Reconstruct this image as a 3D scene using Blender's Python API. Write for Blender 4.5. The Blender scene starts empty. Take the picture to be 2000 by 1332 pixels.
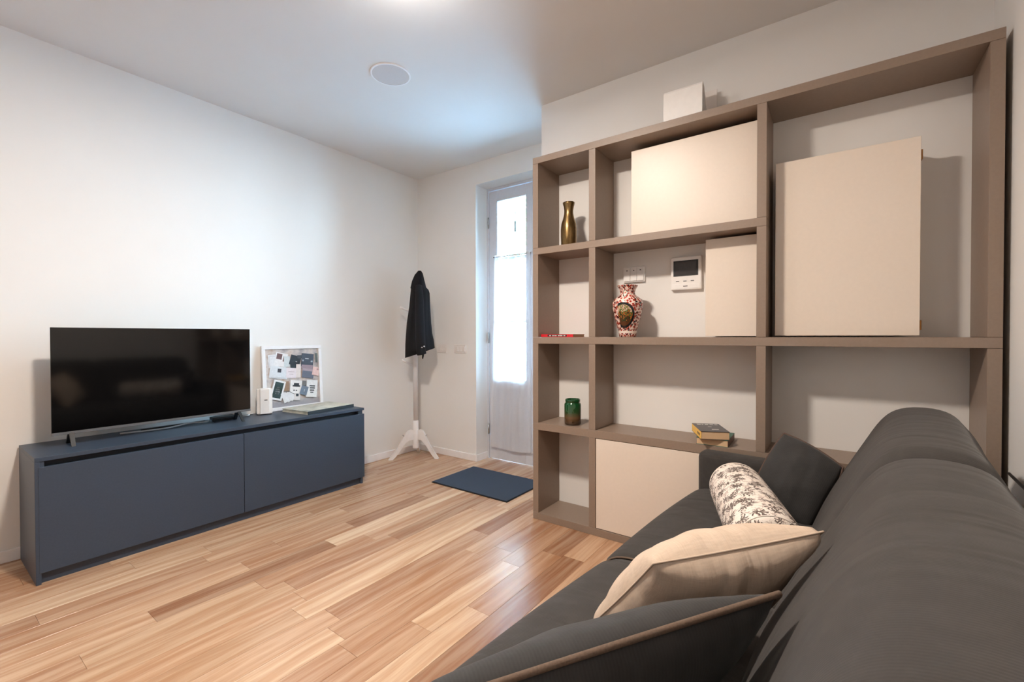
import bpy, bmesh, math, random
from mathutils import Vector, Matrix
random.seed(7)
sc = bpy.context.scene
C = sc.collection

# ------------------------------------------------------------------ camera
A, T, Q = math.radians(35.8514), math.radians(0.6874), math.radians(0.106)
F = Vector((math.cos(A)*math.cos(T), math.sin(A)*math.cos(T), -math.sin(T)))
U1 = Vector((math.cos(A)*math.sin(T), math.sin(A)*math.sin(T), math.cos(T)))
R1 = Vector((math.sin(A), -math.cos(A), 0))
RX = R1*math.cos(Q) - U1*math.sin(Q)
UP = R1*math.sin(Q) + U1*math.cos(Q)
cam = bpy.data.objects.new('camera', bpy.data.cameras.new('camera'))
C.objects.link(cam)
M = Matrix((RX, UP, -F)).transposed().to_4x4()
M.translation = (0, 0, 1.15)
cam.matrix_world = M
cam.data.sensor_width = 36
cam.data.lens = 872.75/2000*36
cam.data.clip_start = 0.02
sc.camera = cam

# ------------------------------------------------------------------ world, lights, exposure
sc.view_settings.view_transform = 'Standard'
sc.view_settings.look = 'None'
sc.view_settings.gamma = 1
sc.view_settings.use_curve_mapping = False
sc.view_settings.exposure = 0.06
sc.cycles.use_denoising = True
sc.cycles.max_bounces = 10
sc.cycles.diffuse_bounces = 6
sc.cycles.transparent_max_bounces = 12
sc.cycles.caustics_reflective = False
sc.cycles.caustics_refractive = False
w = bpy.data.worlds.new('overcast_sky'); sc.world = w; w.use_nodes = True
w.node_tree.nodes['Background'].inputs[0].default_value = (0.47, 0.75, 1.0, 1)
w.node_tree.nodes['Background'].inputs[1].default_value = 56.0

def area_light(name, loc, size, power, col, rot=(0, 0, 0), shape='DISK', size_y=None):
    l = bpy.data.lights.new(name, 'AREA'); l.shape = shape; l.size = size
    if size_y: l.size_y = size_y
    l.energy = power; l.color = col
    o = bpy.data.objects.new(name, l); C.objects.link(o); o.location = loc; o.rotation_euler = rot
    return o
LAMP = (0.74, 1.28)
area_light('ceiling_lamp_light', (LAMP[0], LAMP[1], 2.655), 0.22, 68, (1.0, 0.875, 0.76))
FILL_LAMP = (-1.25, 1.5)  # unseen second ceiling lamp, added behind the viewer as weak fill
area_light('rear_fill_light', (FILL_LAMP[0], FILL_LAMP[1], 2.655), 0.22, 6, (1.0, 0.875, 0.76))
sun = bpy.data.objects.new('sun', bpy.data.lights.new('sun', 'SUN')); C.objects.link(sun)
sun.data.energy = 420; sun.data.angle = 0.02; sun.data.color = (1.0, 0.98, 0.95)
sun.rotation_euler = (0.15, math.radians(-28), 0)      # from above the roof: lights the yard, never enters the door
portal = area_light('door_portal', (3.42, 2.146, 1.27), 1.02, 1, (1, 1, 1), (0, math.radians(90), 0), 'RECTANGLE', 1.02)
portal.data.size = 2.5; portal.data.size_y = 1.02
portal.data.cycles.is_portal = True

# ------------------------------------------------------------------ key dimensions (metres)
TVW, ENDW, CEIL = 3.4185, 3.1104, 2.7195
BX, BW = 2.3476, 2.611              # bookshelf front, bookshelf wall
RW, NW = -0.513, -2.6               # wall behind the sofa, wall behind the camera
CORNER = 1.634
RV, RVH, FRX = 2.652, 2.52, 3.2687  # door reveal

# ------------------------------------------------------------------ material helpers
def srgb(r, g, b):
    f = lambda c: (c/255/12.92) if c/255 <= 0.04045 else ((c/255+0.055)/1.055)**2.4
    return (f(r), f(g), f(b), 1)
class NT:
    def __init__(s, name):
        s.m = bpy.data.materials.new(name); s.m.use_nodes = True
        s.t = s.m.node_tree; s.t.nodes.clear()
    def n(s, typ, out=0, props=None, **ins):
        nd = s.t.nodes.new(typ)
        for k, v in (props or {}).items(): setattr(nd, k, v)
        for k, v in ins.items():
            key = int(k[1:]) if k[0] == 'i' and k[1:].isdigit() else k.replace('_', ' ')
            sock = nd.inputs[key]
            if isinstance(v, bpy.types.NodeSocket): s.t.links.new(v, sock)
            else: sock.default_value = v
        return nd.outputs[out] if len(nd.outputs) else None
    def math(s, op, a, b=0.0, c=0.0):
        return s.n('ShaderNodeMath', props={'operation': op}, i0=a, i1=b, i2=c)
    def vmath(s, op, a, b=(0, 0, 0)):
        return s.n('ShaderNodeVectorMath', props={'operation': op}, i0=a, i1=b)
    def mix(s, f, a, b, blend='MIX'):
        return s.n('ShaderNodeMix', out=2, props={'data_type': 'RGBA', 'blend_type': blend}, i0=f, i6=a, i7=b)
    def ramp(s, f, stops, interp='LINEAR'):
        nd = s.t.nodes.new('ShaderNodeValToRGB'); cr = nd.color_ramp; cr.interpolation = interp
        while len(cr.elements) < len(stops): cr.elements.new(0.5)
        for e, (p, c) in zip(cr.elements, stops): e.position = p; e.color = c
        s.t.links.new(f, nd.inputs[0]); return nd.outputs[0]
    def step(s, x, lo, hi):   # smooth 0..1
        return s.n('ShaderNodeMapRange', props={'interpolation_type': 'SMOOTHSTEP'}, Value=x, From_Min=lo, From_Max=hi)
    def xyz(s, v):
        nd = s.t.nodes.new('ShaderNodeSeparateXYZ'); s.t.links.new(v, nd.inputs[0]); return nd.outputs
    def comb(s, x, y, z):
        return s.n('ShaderNodeCombineXYZ', X=x, Y=y, Z=z)
    def coord(s, k='Object'):
        nd = s.t.nodes.new('ShaderNodeTexCoord'); return nd.outputs[k]
    def scale(s, v, sc_):
        return s.n('ShaderNodeMapping', Vector=v, Scale=sc_)
    def noise(s, v, scale, detail=3, rough=0.5, dist=0.0, out=0):
        return s.n('ShaderNodeTexNoise', out=out, Vector=v, Scale=scale, Detail=detail, Roughness=rough, Distortion=dist)
    def bump(s, h, strength, dist):
        return s.n('ShaderNodeBump', Height=h, Strength=strength, Distance=dist)
    def finish(s, col, rough=0.5, normal=None, **kw):
        ins = dict(Base_Color=col, Roughness=rough, **kw)
        if normal is not None: ins['Normal'] = normal
        b = s.n('ShaderNodeBsdfPrincipled', **ins)
        s.n('ShaderNodeOutputMaterial', Surface=b); return s.m
def plain(name, c, rough=0.5, grain=0.03, gscale=40, bump=0.0, **kw):
    """one colour with faint procedural mottling"""
    t = NT(name); o = t.coord()
    n = t.noise(o, gscale, 4)
    lo = tuple(x*(1-grain*2) for x in c[:3])+(1,); hi = tuple(min(1, x*(1+grain*2)) for x in c[:3])+(1,)
    col = t.ramp(n, [(0.3, lo), (0.7, hi)])
    nm = t.bump(n, bump, 0.002) if bump else None
    return t.finish(col, rough, nm, **kw)

WALL = plain('wall_paint', srgb(232, 230, 227), 0.8, 0.003, 6)
CEILM = plain('ceiling_paint', srgb(222, 220, 218), 0.85, 0.003, 6)
WHITE = plain('white_lacquer', srgb(236, 236, 238), 0.35, 0.01)
WHITEW = plain('white_painted_wood', srgb(238, 236, 236), 0.4, 0.015, 20)
DOORP = plain('door_paint', srgb(205, 208, 216), 0.45, 0.012, 25)
TAUPE = plain('taupe_laminate', srgb(140, 122, 108), 0.42, 0.02, 90, 0.02)
CREAM = plain('cream_lacquer', srgb(226, 213, 199), 0.38, 0.006, 60)
NAVY = plain('blue_grey_laminate', srgb(54, 65, 80), 0.42, 0.03, 120, 0.03)
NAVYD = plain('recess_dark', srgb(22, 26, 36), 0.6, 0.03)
PLASB = plain('black_plastic', srgb(17, 17, 19), 0.5, 0.02)
GREYP = plain('grey_plastic', srgb(96, 94, 94), 0.5, 0.02)
CABLE = plain('grey_cable', srgb(190, 192, 196), 0.5, 0.02)
PLASW = plain('white_plastic', srgb(240, 238, 236), 0.35, 0.008)
PLASC = plain('switch_plastic', srgb(228, 222, 218), 0.35, 0.008)
CHROME = plain('hinge_metal', srgb(190, 190, 190), 0.25, 0.02, Metallic=1.0)
BRASS = plain('brass_hinge', srgb(150, 105, 60), 0.35, 0.03, Metallic=0.8)
TANPIPE = plain('tan_piping_cord', srgb(98, 80, 67), 0.85, 0.08, 300, 0.2)
BROWNPIPE = plain('brown_piping_cord', srgb(84, 66, 58), 0.85, 0.08, 300, 0.2)
COATM = plain('black_wool', srgb(11, 12, 17), 0.95, 0.12, 200, 0.15)
SCREEN = plain('screen_glass', srgb(8, 8, 9), 0.08, 0.01)
ISCREEN = plain('intercom_screen', srgb(58, 54, 54), 0.12, 0.05)
PAPER = plain('white_card', srgb(226, 226, 226), 0.7, 0.02)
PAGES = NT('book_pages')
def _pages():
    t = PAGES; z = t.xyz(t.coord())[2]
    s = t.noise(t.comb(0.0, 0.0, z), 900, 2)
    return t.finish(t.ramp(s, [(0.3, srgb(196, 160, 122)), (0.7, srgb(226, 194, 158))]), 0.85)
PAGESM = _pages()
def colmat(name, r, g, b, rough=0.55): return plain(name, srgb(r, g, b), rough, 0.03, 80)

def wood_mat():
    t = NT('oak_floor'); o = t.coord()
    rnd = t.n('ShaderNodeObjectInfo', out=5)
    off = t.comb(t.math('MULTIPLY', rnd, 37.0), t.math('MULTIPLY', rnd, 91.0), t.math('MULTIPLY', rnd, 13.0))
    p = t.vmath('ADD', o, off)
    warp = t.noise(t.scale(p, (1.3, 5, 1)), 1.0, 2)
    xs = t.xyz(p)
    y2 = t.math('ADD', xs[1], t.math('MULTIPLY', warp, 0.09))
    g1 = t.noise(t.comb(t.math('MULTIPLY', xs[0], 1.1), t.math('MULTIPLY', y2, 22), 0.0), 1.0, 5, 0.65)
    g2 = t.noise(t.comb(t.math('MULTIPLY', xs[0], 9), t.math('MULTIPLY', y2, 420), 0.0), 1.0, 3, 0.6)
    base = t.ramp(rnd, [(0.0, srgb(152, 112, 84)), (0.12, srgb(178, 138, 107)), (0.3, srgb(192, 154, 122)), (0.45, srgb(169, 129, 100)),
                        (0.62, srgb(186, 149, 117)), (0.8, srgb(204, 170, 138)), (0.92, srgb(175, 134, 103)), (1.0, srgb(157, 116, 88))], 'CONSTANT')
    dark = t.mix(1.0, base, srgb(232, 218, 208), 'MULTIPLY')
    lite = t.mix(0.16, base, srgb(236, 210, 180))
    col = t.mix(t.step(g1, 0.35, 0.65), dark, lite)
    fine = t.step(g2, 0.55, 0.8)
    col = t.mix(t.math('MULTIPLY', fine, 0.32), col, srgb(150, 108, 80))
    rings = t.n('ShaderNodeTexWave', out=1, props={'wave_type': 'BANDS', 'bands_direction': 'Y'},
                Vector=t.comb(t.math('MULTIPLY', xs[0], 0.25), y2, 0.0), Scale=5.0, Distortion=6.0, Detail=2.0, Detail_Scale=0.8)
    col = t.mix(t.math('MULTIPLY', t.step(rings, 0.75, 1.0), 0.16), col, srgb(146, 100, 70))
    vor = t.n('ShaderNodeTexVoronoi', out=0, Vector=t.scale(p, (1.1, 3.6, 1)), Scale=1.3)
    col = t.mix(t.math('SUBTRACT', 1.0, t.step(vor, 0.015, 0.04)), col, srgb(84, 56, 40))
    h = t.math('ADD', g2, t.math('MULTIPLY', g1, 0.5))
    rgh = t.math('ADD', 0.15, t.math('MULTIPLY', g1, 0.14))
    return t.finish(col, rgh, t.bump(h, 0.15, 0.0008))
OAK = wood_mat()

def corduroy(name, c, axis=0, period=0.0046, along='Object'):
    t = NT(name); o = t.coord(along); xs = t.xyz(o)
    wob = t.noise(t.scale(o, (3, 3, 3)), 1.0, 2)
    ph = t.math('MULTIPLY', t.math('ADD', xs[axis], t.math('MULTIPLY', wob, 0.012)), 2*math.pi/period)
    rib = t.math('ADD', t.math('MULTIPLY', t.math('SINE', ph), 0.5), 0.5)
    fuzz = t.noise(o, 320, 3, 0.7)
    big = t.noise(o, 22, 6, 0.7, 0.4)
    lo = tuple(x*0.78 for x in c[:3])+(1,); hi = tuple(x*1.18 for x in c[:3])+(1,)
    col = t.mix(t.math('ADD', t.math('MULTIPLY', rib, 0.45), t.math('MULTIPLY', fuzz, 0.55)), lo, hi)
    col = t.mix(t.math('MULTIPLY', t.step(big, 0.4, 0.7), 0.45), col, tuple(x*1.5 for x in c[:3])+(1,))
    hgt = t.math('ADD', t.math('MULTIPLY', rib, 0.6), t.math('MULTIPLY', fuzz, 0.5))
    crease = t.noise(t.scale(o, (9, 2.2, 3)), 1.0, 2, 0.5, 0.6)
    n1 = t.bump(crease, 0.35, 0.03)
    n2 = t.n('ShaderNodeBump', Height=hgt, Strength=0.22, Distance=0.0008, Normal=n1)
    return t.finish(col, 0.92, n2, Sheen_Weight=0.08, Sheen_Roughness=0.5)
CHAR = corduroy('charcoal_corduroy', srgb(52, 49, 47), 0)
CHARP = corduroy('pillow_corduroy', srgb(46, 45, 45), 0, 0.005, 'UV')

def linen():
    t = NT('beige_linen'); o = t.coord('UV'); xs = t.xyz(o)
    a = t.noise(t.comb(t.math('MULTIPLY', xs[0], 40), t.math('MULTIPLY', xs[1], 900), 0.0), 1.0, 2)
    b = t.noise(t.comb(t.math('MULTIPLY', xs[0], 900), t.math('MULTIPLY', xs[1], 40), 0.0), 1.0, 2)
    m = t.math('MULTIPLY', t.math('ADD', a, b), 0.5)
    col = t.ramp(m, [(0.3, srgb(186, 166, 148)), (0.7, srgb(208, 188, 168))])
    cre = t.noise(t.scale(o, (14, 6, 1)), 1.0, 3, 0.5, 0.8)
    n1 = t.bump(cre, 0.5, 0.02)
    n2 = t.n('ShaderNodeBump', Height=m, Strength=0.3, Distance=0.001, Normal=n1)
    return t.finish(col, 0.9, n2)
LINEN = linen()

def floral():
    t = NT('floral_cotton'); uv = t.coord('UV')
    wn = t.noise(t.scale(uv, (38, 38, 1)), 1.0, 2, out=1)
    uv = t.vmath('ADD', uv, t.vmath('MULTIPLY', t.vmath('SUBTRACT', wn, (0.5, 0.5, 0.5)), (0.035, 0.035, 0.0)))
    def flowers(scale, seed, n, r0, inner):
        p = t.vmath('ADD', t.scale(uv, (scale, scale, 1)), (seed, seed*1.7, 0))
        pos = t.n('ShaderNodeTexVoronoi', out=2, props={'voronoi_dimensions': '2D'}, Vector=p, Scale=1.0, Randomness=0.75)
        d = t.xyz(t.vmath('SUBTRACT', p, pos)); px = t.xyz(pos)
        ang = t.math('ARCTAN2', d[1], d[0])
        rad = t.n('ShaderNodeVectorMath', out=1, props={'operation': 'LENGTH'}, i0=t.comb(d[0], d[1], 0.0))
        pet = t.math('ABSOLUTE', t.math('COSINE', t.math('ADD', t.math('MULTIPLY', ang, n/2), t.math('MULTIPLY', px[0], 5.1))))
        lim = t.math('ADD', inner, t.math('MULTIPLY', t.math('POWER', pet, 1.6), r0))
        return t.math('GREATER_THAN', lim, rad)
    f1 = flowers(19, 3.1, 8, 0.36, 0.07)
    f2 = flowers(23, 8.4, 6, 0.34, 0.03)
    f3 = flowers(34, 1.7, 4, 0.30, 0.02)
    nz = t.noise(t.scale(uv, (60, 60, 1)), 1.0, 3)
    keep = t.math('GREATER_THAN', t.noise(t.scale(uv, (11, 11, 1)), 1.0, 1), 0.47)
    stem = t.noise(t.scale(uv, (26, 26, 1)), 1.0, 1, 0.5, 1.8)
    stem = t.math('LESS_THAN', t.math('ABSOLUTE', t.math('SUBTRACT', stem, 0.5)), 0.02)
    stem = t.math('MULTIPLY', stem, t.math('GREATER_THAN', nz, 0.42))
    tear = t.math('GREATER_THAN', nz, 0.36)
    dk = t.math('MULTIPLY', t.math('MAXIMUM', f1, t.math('MULTIPLY', f2, keep)), tear)
    col = t.mix(t.math('MULTIPLY', t.math('MAXIMUM', f3, stem), 0.6), srgb(232, 222, 212), srgb(150, 122, 110))
    col = t.mix(t.math('MULTIPLY', dk, 0.9), col, srgb(70, 54, 46))
    wr = t.noise(t.scale(uv, (5, 16, 1)), 1.0, 2, 0.5, 0.5)
    return t.finish(col, 0.85, t.bump(wr, 0.3, 0.01))
FLORAL = floral()

def vase_mat():
    t = NT('painted_porcelain'); o = t.coord(); xs = t.xyz(o)
    ang = t.math('ARCTAN2', xs[1], xs[0])          # medallion faces local -x, slightly -y
    u = t.math('MULTIPLY', ang, 0.075); z = xs[2]
    uvz = t.comb(u, z, 0.0)
    v1 = t.n('ShaderNodeTexVoronoi', out=0, props={'voronoi_dimensions': '2D'}, Vector=uvz, Scale=62.0)
    nz = t.noise(uvz, 110, 3, 0.6, 0.5)
    red = t.math('MULTIPLY', t.math('LESS_THAN', v1, 0.42), t.math('GREATER_THAN', nz, 0.42))
    col = t.mix(red, srgb(232, 206, 194), srgb(158, 46, 28))
    v2 = t.n('ShaderNodeTexVoronoi', out=0, props={'voronoi_dimensions': '2D'}, Vector=t.vmath('ADD', uvz, (0.3, 0.9, 0)), Scale=36.0)
    col = t.mix(t.math('LESS_THAN', v2, 0.2), col, srgb(34, 26, 36))
    nz2 = t.noise(uvz, 70, 2, 0.5)
    col = t.mix(t.math('LESS_THAN', t.math('ABSOLUTE', t.math('SUBTRACT', nz2, 0.5)), 0.016), col, srgb(40, 24, 24))
    def medal(uc, zc, a, b):
        du = t.math('DIVIDE', t.math('SUBTRACT', u, uc), a); dz = t.math('DIVIDE', t.math('SUBTRACT', z, zc), b)
        return t.math('SQRT', t.math('ADD', t.math('MULTIPLY', du, du), t.math('MULTIPLY', dz, dz))), dz
    UC = -2.75*0.075
    for (uc, zc, a, b) in ((UC, 0.205, 0.058, 0.055),):
        d, _ = medal(uc, zc, a, b)
        col = t.mix(t.math('LESS_THAN', d, 1.0), col, t.mix(t.math('LESS_THAN', v1, 0.36), srgb(236, 214, 204), srgb(170, 52, 34)))
    d, dz = medal(UC, 0.122, 0.062, 0.072)
    scene_ = t.ramp(t.math('ADD', t.math('MULTIPLY', dz, 0.35), t.math('ADD', 0.12, t.math('MULTIPLY', nz2, 0.75))),
                    [(0.2, srgb(84, 48, 24)), (0.38, srgb(36, 52, 28)), (0.47, srgb(150, 90, 40)), (0.56, srgb(46, 96, 40)),
                     (0.64, srgb(206, 170, 150)), (0.72, srgb(120, 120, 70)), (0.85, srgb(214, 206, 200))], 'CONSTANT')
    inn = t.mix(t.math('GREATER_THAN', d, 0.82), scene_, srgb(22, 24, 26))
    col = t.mix(t.math('LESS_THAN', d, 1.0), col, inn)
    d2, _ = medal(UC, 0.247, 0.022, 0.02)
    inn2 = t.mix(t.math('GREATER_THAN', d2, 0.8), t.mix(t.math('LESS_THAN', d2, 0.35), srgb(240, 226, 206), srgb(186, 44, 28)), srgb(30, 22, 22))
    col = t.mix(t.math('LESS_THAN', d2, 1.0), col, inn2)
    col = t.mix(t.math('LESS_THAN', t.math('ABSOLUTE', t.math('SUBTRACT', z, 0.028)), 0.006), col, srgb(230, 216, 204))
    return t.finish(col, 0.22)
VASEM = vase_mat()
def bronze():
    t = NT('aged_bronze'); o = t.coord(); n = t.noise(t.scale(o, (30, 30, 9)), 1.0, 4, 0.7)
    col = t.ramp(n, [(0.3, srgb(92, 72, 44)), (0.6, srgb(140, 114, 74)), (0.8, srgb(170, 142, 96))])
    return t.finish(col, 0.3, t.bump(n, 0.15, 0.002), Metallic=0.85)
BRONZE = bronze()
def jar_mat():
    t = NT('green_amber_glass'); o = t.coord(); z = t.xyz(o)[2]
    col = t.ramp(t.math('DIVIDE', z, 0.155), [(0.05, srgb(58, 38, 24)), (0.3, srgb(112, 84, 54)), (0.5, srgb(52, 82, 44)), (0.75, srgb(8, 84, 40)), (1.0, srgb(6, 74, 36))])
    return t.finish(col, 0.08, None, Transmission_Weight=0.25, Coat_Weight=0.6)
JARM = jar_mat()
def mat_mat():
    t = NT('navy_doormat'); o = t.coord(); n = t.noise(o, 420, 2); b = t.noise(o, 14, 3)
    col = t.mix(n, srgb(32, 40, 52), srgb(62, 74, 90)); col = t.mix(t.math('MULTIPLY', b, 0.3), col, srgb(48, 60, 74))
    return t.finish(col, 0.95, t.bump(n, 0.6, 0.002))
MATM = mat_mat()
def glass_mat():
    t = NT('clear_pane'); 
    tr = t.n('ShaderNodeBsdfTransparent', Color=(0.97, 1.0, 0.99, 1))
    gl = t.n('ShaderNodeBsdfGlossy', Roughness=0.02)
    fr = t.n('ShaderNodeFresnel', IOR=1.45)
    s = t.n('ShaderNodeMixShader', i0=fr, i1=tr, i2=gl)
    t.n('ShaderNodeOutputMaterial', Surface=s); return t.m
GLASS = glass_mat()
def sheer():
    t = NT('sheer_white_voile'); uv = t.coord('Object'); wv = t.noise(uv, 500, 1)
    tr = t.n('ShaderNodeBsdfTransparent', Color=(1, 1, 1, 1))
    tl = t.n('ShaderNodeBsdfTranslucent', Color=(0.9, 0.9, 0.92, 1))
    df = t.n('ShaderNodeBsdfDiffuse', Color=(0.86, 0.86, 0.88, 1))
    a = t.n('ShaderNodeMixShader', i0=0.45, i1=df, i2=tl)
    s = t.n('ShaderNodeMixShader', i0=t.math('ADD', 0.48, t.math('MULTIPLY', wv, 0.24)), i1=tr, i2=a)
    t.n('ShaderNodeOutputMaterial', Surface=s); return t.m
SHEER = sheer()
def emit(name, c, s):
    t = NT(name); n = t.noise(t.coord(), 3, 1)
    e = t.n('ShaderNodeEmission', Color=t.mix(n, c, tuple(min(1, x*1.02) for x in c[:3])+(1,)), Strength=s)
    t.n('ShaderNodeOutputMaterial', Surface=e); return t.m
DIFFUSER = emit('lamp_diffuser', (1.0, 0.88, 0.76, 1), 6)

# ------------------------------------------------------------------ object helpers
def tag(o, label=None, cat=None, group=None, kind=None):
    if label: o['label'] = label
    if cat: o['category'] = cat
    if group: o['group'] = group
    if kind: o['kind'] = kind
    return o
def thing(name, label, cat, loc=(0, 0, 0), rotz=0, group=None):
    o = bpy.data.objects.new(name, None); C.objects.link(o)
    o.empty_display_size = 0.1
    o.location = loc; o.rotation_euler = (0, 0, rotz)
    return tag(o, label, cat, group)
def link(name, me, mat, parent=None, off=(0, 0, 0)):
    if mat: me.materials.append(mat)
    o = bpy.data.objects.new(name, me); C.objects.link(o)
    if parent is not None: o.parent = parent
    o.location = off
    return o
def bm_obj(name, bm, mat, parent=None, smooth=False, off=(0, 0, 0), world=True):
    """mesh object; when parented and built in world coordinates, shift into the root's frame (roots unrotated)"""
    if parent is not None and world:
        r = parent
        sh = Vector((0, 0, 0))
        while r is not None: sh += r.location; r = r.parent
        bmesh.ops.translate(bm, verts=bm.verts, vec=-sh)
    bmesh.ops.recalc_face_normals(bm, faces=bm.faces)
    me = bpy.data.meshes.new(name); bm.to_mesh(me); bm.free()
    if smooth:
        for p in me.polygons: p.use_smooth = True
    return link(name, me, mat, parent, off)
def add_box(bm, x0, x1, y0, y1, z0, z1, bev=0.0, seg=2):
    r = bmesh.ops.create_cube(bm, size=1.0); vs = r['verts']
    for v in vs:
        v.co = ((x0+x1)/2+v.co.x*(x1-x0), (y0+y1)/2+v.co.y*(y1-y0), (z0+z1)/2+v.co.z*(z1-z0))
    if bev:
        es = list({e for v in vs for e in v.link_edges})
        bmesh.ops.bevel(bm, geom=es, offset=bev, segments=seg, affect='EDGES', profile=0.5)
    return vs
def box(name, x0, x1, y0, y1, z0, z1, mat, parent=None, bev=0.0, seg=2, world=True, smooth=False):
    bm = bmesh.new(); add_box(bm, x0, x1, y0, y1, z0, z1, bev, seg)
    return bm_obj(name, bm, mat, parent, smooth, world=world)
def loft(bm, rings, close=True, caps=True):
    rs = [[bm.verts.new(p) for p in r] for r in rings]
    n = len(rs[0])
    for a, b in zip(rs, rs[1:]):
        for i in range(n if close else n-1):
            bm.faces.new((a[i], a[(i+1) % n], b[(i+1) % n], b[i]))
    if caps and close:
        bm.faces.new(rs[0][::-1]); bm.faces.new(rs[-1])
    return rs
def lathe(name, prof, mat, parent=None, loc=(0, 0, 0), seg=40, smooth=True, world=False, caps=True):
    bm = bmesh.new()
    rings = [[(loc[0]+r*math.cos(2*math.pi*i/seg), loc[1]+r*math.sin(2*math.pi*i/seg), loc[2]+z) for i in range(seg)] for r, z in prof]
    loft(bm, rings, caps=caps)
    return bm_obj(name, bm, mat, parent, smooth, world=world)
def spline(pts, n):
    """Catmull-Rom through pts, n samples per span"""
    P = [Vector(p) for p in pts]; out = []
    for i in range(len(P)-1):
        p0 = P[i-1] if i else P[0]*2-P[1]; p1, p2 = P[i], P[i+1]
        p3 = P[i+2] if i+2 < len(P) else P[-1]*2-P[-2]
        for k in range(n):
            t = k/n
            out.append(0.5*((2*p1)+(p2-p0)*t+(2*p0-5*p1+4*p2-p3)*t*t+(3*p1-p0-3*p2+p3)*t**3))
    out.append(P[-1]); return out
def add_tube(bm, pts, r, seg=8, taper=None):
    P = [Vector(p) for p in pts]; rings = []
    up = Vector((0.13, 0.21, 0.97))
    for i, p in enumerate(P):
        d = (P[min(i+1, len(P)-1)]-P[max(i-1, 0)]).normalized()
        s = d.cross(up)
        if s.length < 1e-4: s = d.cross(Vector((1, 0, 0)))
        s.normalize(); u = s.cross(d)
        rr = r if taper is None else r*taper(i/(len(P)-1))
        rings.append([p+s*rr*math.cos(2*math.pi*k/seg)+u*rr*math.sin(2*math.pi*k/seg) for k in range(seg)])
    loft(bm, rings)
def tube(name, pts, r, mat, parent=None, seg=8, world=True, smooth=True, taper=None):
    bm = bmesh.new(); add_tube(bm, pts, r, seg, taper)
    return bm_obj(name, bm, mat, parent, smooth, world=world)
def prism(bm, poly, axis_fn, t0, t1):
    """extrude 2D polygon; axis_fn(a, b, t) -> xyz"""
    lo = [bm.verts.new(axis_fn(a, b, t0)) for a, b in poly]; hi = [bm.verts.new(axis_fn(a, b, t1)) for a, b in poly]
    n = len(poly)
    for i in range(n): bm.faces.new((lo[i], lo[(i+1) % n], hi[(i+1) % n], hi[i]))
    bm.faces.new(lo[::-1]); bm.faces.new(hi)

# ------------------------------------------------------------------ room shell
def struct(o, label=None): o['kind'] = 'structure'; return tag(o, label)
sub = struct(box('floor', NW-0.2, 3.5, RW-0.2, TVW+0.2, -0.12, -0.0125, plain('subfloor', srgb(70, 50, 38), 0.8)), 'oak plank floor')
meshes = {}
def plank_mesh(L, W):
    k = (round(L, 2), round(W, 3))
    if k not in meshes:
        bm = bmesh.new()
        L_, W_ = k[0]-0.0008, k[1]-0.0009
        vs = add_box(bm, 0, L_, 0, W_, -0.012, 0.0)
        top = [e for e in bm.edges if all(v.co.z > -0.001 for v in e.verts)]
        bmesh.ops.bevel(bm, geom=top, offset=0.0003, segments=1, affect='EDGES')
        me = bpy.data.meshes.new('plank'); bm.to_mesh(me); bm.free(); me.materials.append(OAK); meshes[k] = me
    return meshes[k]
PW = 0.118
lens = [0.6, 0.8, 0.95, 1.05, 1.2, 1.4]
row = 0
y = 1.262-16*PW
while y < TVW:
    xe = 3.30 if y+PW > CORNER-0.02 else 2.66
    x = NW-0.02-random.choice(lens)*random.random()
    x = round(x, 2)
    while x < xe-0.02:
        L = random.choice(lens)
        if x+L > xe-0.25: L = round(xe-x, 2)
        o = bpy.data.objects.new('plank', plank_mesh(L, PW)); C.objects.link(o)
        o.parent = sub; o.location = (x, y, 0)
        x += L
    y += PW; row += 1
struct(box('ceiling', NW-0.2, 3.5, RW-0.2, TVW+0.2, CEIL, CEIL+0.12, CEILM), 'white painted ceiling')
struct(box('wall_left', NW-0.2, 3.5, TVW, TVW+0.15, -0.01, CEIL, WALL), 'white wall behind the television')
struct(box('wall_right', NW-0.2, BW, RW-0.15, RW, -0.01, CEIL, WALL), 'white wall behind the sofa')
struct(box('wall_near', NW-0.15, NW, RW-0.1, TVW+0.1, -0.01, CEIL, WALL), 'white wall behind the viewer')
struct(box('wall_shelf', BW, 3.46, RW-0.15, CORNER, -0.01, CEIL, WALL), 'white wall behind the bookshelf')
bm = bmesh.new()
add_box(bm, ENDW, 3.46, RV, TVW, -0.01, CEIL)
add_box(bm, ENDW, 3.46, CORNER, RV, RVH, CEIL)
struct(bm_obj('wall_far', bm, WALL), 'white wall with the recessed glazed door')
# baseboards
BBH, BBT = 0.062, 0.011
def baseboard(name, x0, x1, y0, y1): struct(box(name, x0, x1, y0, y1, 0, BBH, WHITEW, bev=0.003))
baseboard('baseboard_left', NW, ENDW, TVW-BBT, TVW)
baseboard('baseboard_far', ENDW-BBT, ENDW, RV-BBT, TVW-BBT)
baseboard('baseboard_reveal', ENDW, FRX, RV-BBT, RV)
baseboard('baseboard_right', NW, BW, RW, RW+BBT)
baseboard('baseboard_near', NW, NW+BBT, RW+BBT, TVW-BBT)
baseboard('baseboard_corner', BW+0.02, ENDW+0.15, CORNER, CORNER+BBT)

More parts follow.
